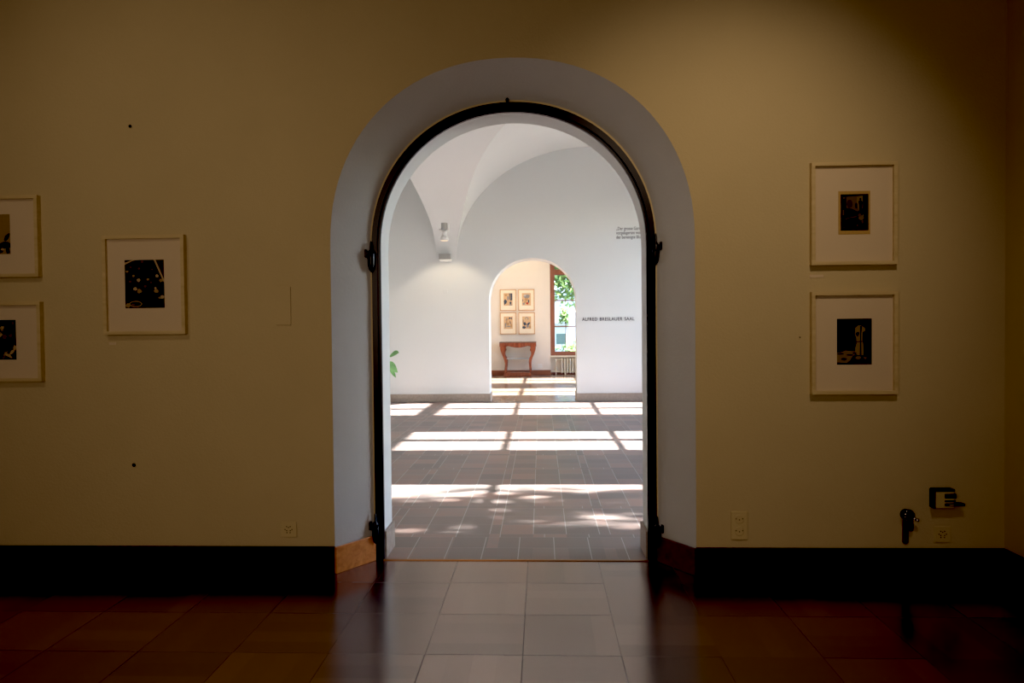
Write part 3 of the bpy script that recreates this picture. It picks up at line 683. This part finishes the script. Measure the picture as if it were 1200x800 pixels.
for b_, tp, w_ in specs:
    bm = bmesh.new(); p0 = Vector((b_[0]*.08, b_[1]*.08, .3)); p1 = Vector((b_[0]*.45, b_[1]*.5, b_[2]*.75)); p2 = Vector(b_)
    cyl(bm, p0, p1, .008, .006, n=8); cyl(bm, p1, p2, .006, .004, n=8); link('stalk', bm, M['leaf'], t)
    bm = bmesh.new(); leafmesh(bm, b_, tp, w_, face=Vector((.25, .45, .85)).normalized()); link('leaf', bm, M['leaf'], t, smooth=True)

# ------------------------------------------------------------------ outdoors
bm = bmesh.new(); quad(bm, (-60, YE+.5, -.4), (60, YE+.5, -.4), (60, 90, -.4), (-60, 90, -.4)); quad(bm, (XR+.3, -20, -.4), (60, -20, -.4), (60, YE+.5, -.4), (XR+.3, YE+.5, -.4))
struct('ground', bm, M['grass'])
def foliage(c, rx, ry, rz, n, size, m, seed, shell=.3):
    r_ = random.Random(seed); bm = bmesh.new()
    clumps = []
    for k in range(max(8, n//60)):
        v = Vector((r_.gauss(0, 1), r_.gauss(0, 1), r_.gauss(0, 1))).normalized()*r_.uniform(shell, 1)
        clumps.append(Vector((c[0]+v.x*rx, c[1]+v.y*ry, c[2]+v.z*rz)))
    for i in range(n):
        o = r_.choice(clumps)+Vector((r_.gauss(0, 1)*rx*.13, r_.gauss(0, 1)*ry*.13, r_.gauss(0, 1)*rz*.13))
        a = Vector((r_.gauss(0, 1), r_.gauss(0, 1), r_.gauss(0, 1))).normalized(); b = a.orthogonal().normalized(); s = size*r_.uniform(.6, 1.3)
        P = [o-a*s, o-a*s*.2+b*s*.5, o+a*s, o-a*s*.2-b*s*.5]
        bm.faces.new([bm.verts.new(p) for p in P])
    return bm
def tree(label, loc, crown, th, n, size, m, seed, group):
    t = empty('garden_tree', loc); tag(t, label, 'tree', group)
    bm = bmesh.new(); cyl(bm, (0, 0, 0), (.05, 0, th*.6), .16, .12, n=12); cyl(bm, (.05, 0, th*.6), (.0, .1, th), .12, .06, n=12)
    for k in range(5):
        a = k*1.3; cyl(bm, (.03, .02, th*.65), (math.cos(a)*crown[3]*.6, math.sin(a)*crown[4]*.6, th+.3), .05, .02, n=8)
    link('trunk', bm, M['bark'], t)
    link('foliage', foliage((crown[0], crown[1], crown[2]), crown[3], crown[4], crown[5], n, size, m, seed), m, t)
GT = 'garden trees outside the windows'
tree('leafy green tree seen through the far window', (2.9, 27.0, -.4), (-1.3, 0, 4.75, 2.4, 1.2, 1.75), 3.2, 14000, .13, M['treeleaf'], 11, GT)
tree('garden tree outside the hall window nearest the doorway, dappling its sunlight', (9.0, 5.0, -.4), (0, -.05, 5.7, 1.2, .98, 1.9), 3.4, 1900, .13, M['treeleaf'], 5, GT)
tag(link('hedge', foliage((1.6, 25.2, .35), 1.6, .35, .55, 2600, .06, M['hedgeleaf'], 3, .1), M['hedgeleaf']), 'bright green hedge low outside the far window', 'hedge')
t = empty('garden_shrub', (1.02, 29.2, -.4)); tag(t, 'small green shrub left of the white gate pillar outside', 'shrub')
link('foliage', foliage((0, 0, 2.25), .36, .3, .55, 900, .06, M['treeleaf'], 8, .1), M['treeleaf'], t)
bm = bmesh.new(); cyl(bm, (0, 0, 0), (.02, 0, 2.1), .03, .015, n=8); link('stem', bm, M['bark'], t)
t = empty('gate_pillar', (1.20, 27.0, -.4)); tag(t, 'white gate pillar with pyramid cap seen through the far window', 'gate pillar')
link('shaft', boxbm(-.13, .15, -.14, .14, 0, 2.28), M['pillar'], t)
bm = bmesh.new(); box(bm, -.18, .20, -.19, .19, 2.28, 2.36)
A = [(-.18, -.19, 2.36), (.20, -.19, 2.36), (.20, .19, 2.36), (-.18, .19, 2.36)]
for i in range(4): quad(bm, A[i], A[(i+1) % 4], (.01, 0, 2.60))
link('cap', bm, M['pillar'], t)
t = empty('neighbouring_house', (2.0, 34.0, -.4)); tag(t, 'pale blue-white house facade beyond the garden', 'house')
link('facade', boxbm(-6, 6, 0, .3, 0, 3.6), M['facade'], t)
link('window_recess', boxbm(-1.25, -.80, -.02, .0, .95, 1.45), M['wingrey'], t)
link('cornice', boxbm(-6, 6, -.25, 0, 1.86, 1.98), M['greyplastic'], t)

# ------------------------------------------------------------------ lights
def lamp(kind, name, loc, energy, col=(1, 1, 1), target=None, **k):
    d = bpy.data.lights.new(name, kind); d.energy = energy; d.color = col
    for a, v in k.items(): setattr(d, a, v)
    o = bpy.data.objects.new(name, d); COL.objects.link(o); o.location = loc
    if target is not None:
        o.rotation_euler = (Vector(target)-Vector(loc)).to_track_quat('-Z', 'Y').to_euler()
    return o
el = math.radians(29.3)
lamp('SUN', 'sun', (20, 8, 12), 70, (.97, .98, 1.), target=Vector((20, 8, 12))-Vector((math.cos(el), 0, math.sin(el))), angle=math.radians(.53))
for i, (a, b) in enumerate(hall+farw):
    o = lamp('AREA', 'sky_portal', (XR+.29, (a+b)/2, (Z0+Z1)/2), 1, target=(0, (a+b)/2, (Z0+Z1)/2), shape='RECTANGLE', size=b-a, size_y=Z1-Z0)
    o.data.cycles.is_portal = True
WARM = (1., .75, .5)
lamp('SPOT', 'gallery_spot_right', (1.25, 1.75, 3.6), 98, WARM, target=(1.0, YF, 1.75), spot_size=math.radians(70), spot_blend=1., shadow_soft_size=.07)
lamp('SPOT', 'gallery_spot_left', (-2.7, 1.6, 3.6), 40, WARM, target=(-2.1, YF, 1.95), spot_size=math.radians(88), spot_blend=1., shadow_soft_size=.20)
lamp('AREA', 'room_fill', (-1.1, -.6, 1.9), 19.5, WARM, target=(-1.0, YF, 1.4), shape='SQUARE', size=1.2, spread=math.radians(130))  # added soft fill behind the camera, no fixture there
lamp('SPOT', 'far_room_spot', (-.75, 18.6, 4.0), 60, (1, .84, .62), target=(-.75, YE, 2.7), spot_size=math.radians(75), spot_blend=1., shadow_soft_size=.05)
lamp('SPOT', 'hall_spot', (-1.662, 12.16, 2.885), 26, (1, .80, .56), target=(-1.70, YB, 1.25), spot_size=math.radians(98), spot_blend=.45, shadow_soft_size=.03)

W = bpy.data.worlds.new('sky'); S.world = W; W.use_nodes = True
nt = W.node_tree; sk = nt.nodes.new('ShaderNodeTexSky'); sk.sky_type = 'NISHITA'; sk.sun_disc = False; sk.sun_elevation = el; sk.sun_rotation = math.radians(90); sk.air_density = 1.; sk.dust_density = 1.5
tn = nt.nodes.new('ShaderNodeMix'); tn.data_type = 'RGBA'; tn.blend_type = 'MULTIPLY'; tn.inputs['Factor'].default_value = 1.; tn.inputs['B'].default_value = (.80, .95, 1.2, 1)
nt.links.new(sk.outputs[0], tn.inputs['A']); nt.links.new(tn.outputs['Result'], nt.nodes['Background'].inputs[0]); nt.nodes['Background'].inputs[1].default_value = 1.15

# ------------------------------------------------------------------ camera
f = 820.; psi = math.atan(34/f); th = math.atan(17/f); rho = .010
fw = Vector((-math.sin(psi)*math.cos(th), math.cos(psi)*math.cos(th), -math.sin(th)))
r0 = Vector((math.cos(psi), math.sin(psi), 0)); u0 = r0.cross(fw)
R_ = r0*math.cos(rho)-u0*math.sin(rho); U_ = u0*math.cos(rho)+r0*math.sin(rho)
cd = bpy.data.cameras.new('camera'); cam = bpy.data.objects.new('camera', cd); COL.objects.link(cam)
cam.matrix_world = Matrix(((R_.x, U_.x, -fw.x, 0), (R_.y, U_.y, -fw.y, 0), (R_.z, U_.z, -fw.z, 1.4), (0, 0, 0, 1)))
cd.sensor_width = 36; cd.lens = 36*f/1200; cd.clip_start = .05; cd.clip_end = 300
S.camera = cam
vs = S.view_settings; vs.view_transform = 'Standard'; vs.look = 'None'; vs.exposure = 0.; vs.use_curve_mapping = True; vs.curve_mapping.black_level = (.018, .0165, .012); vs.curve_mapping.update()
S.cycles.max_bounces = 12; S.cycles.diffuse_bounces = 8; S.cycles.transparent_max_bounces = 12; S.cycles.sample_clamp_indirect = 6.
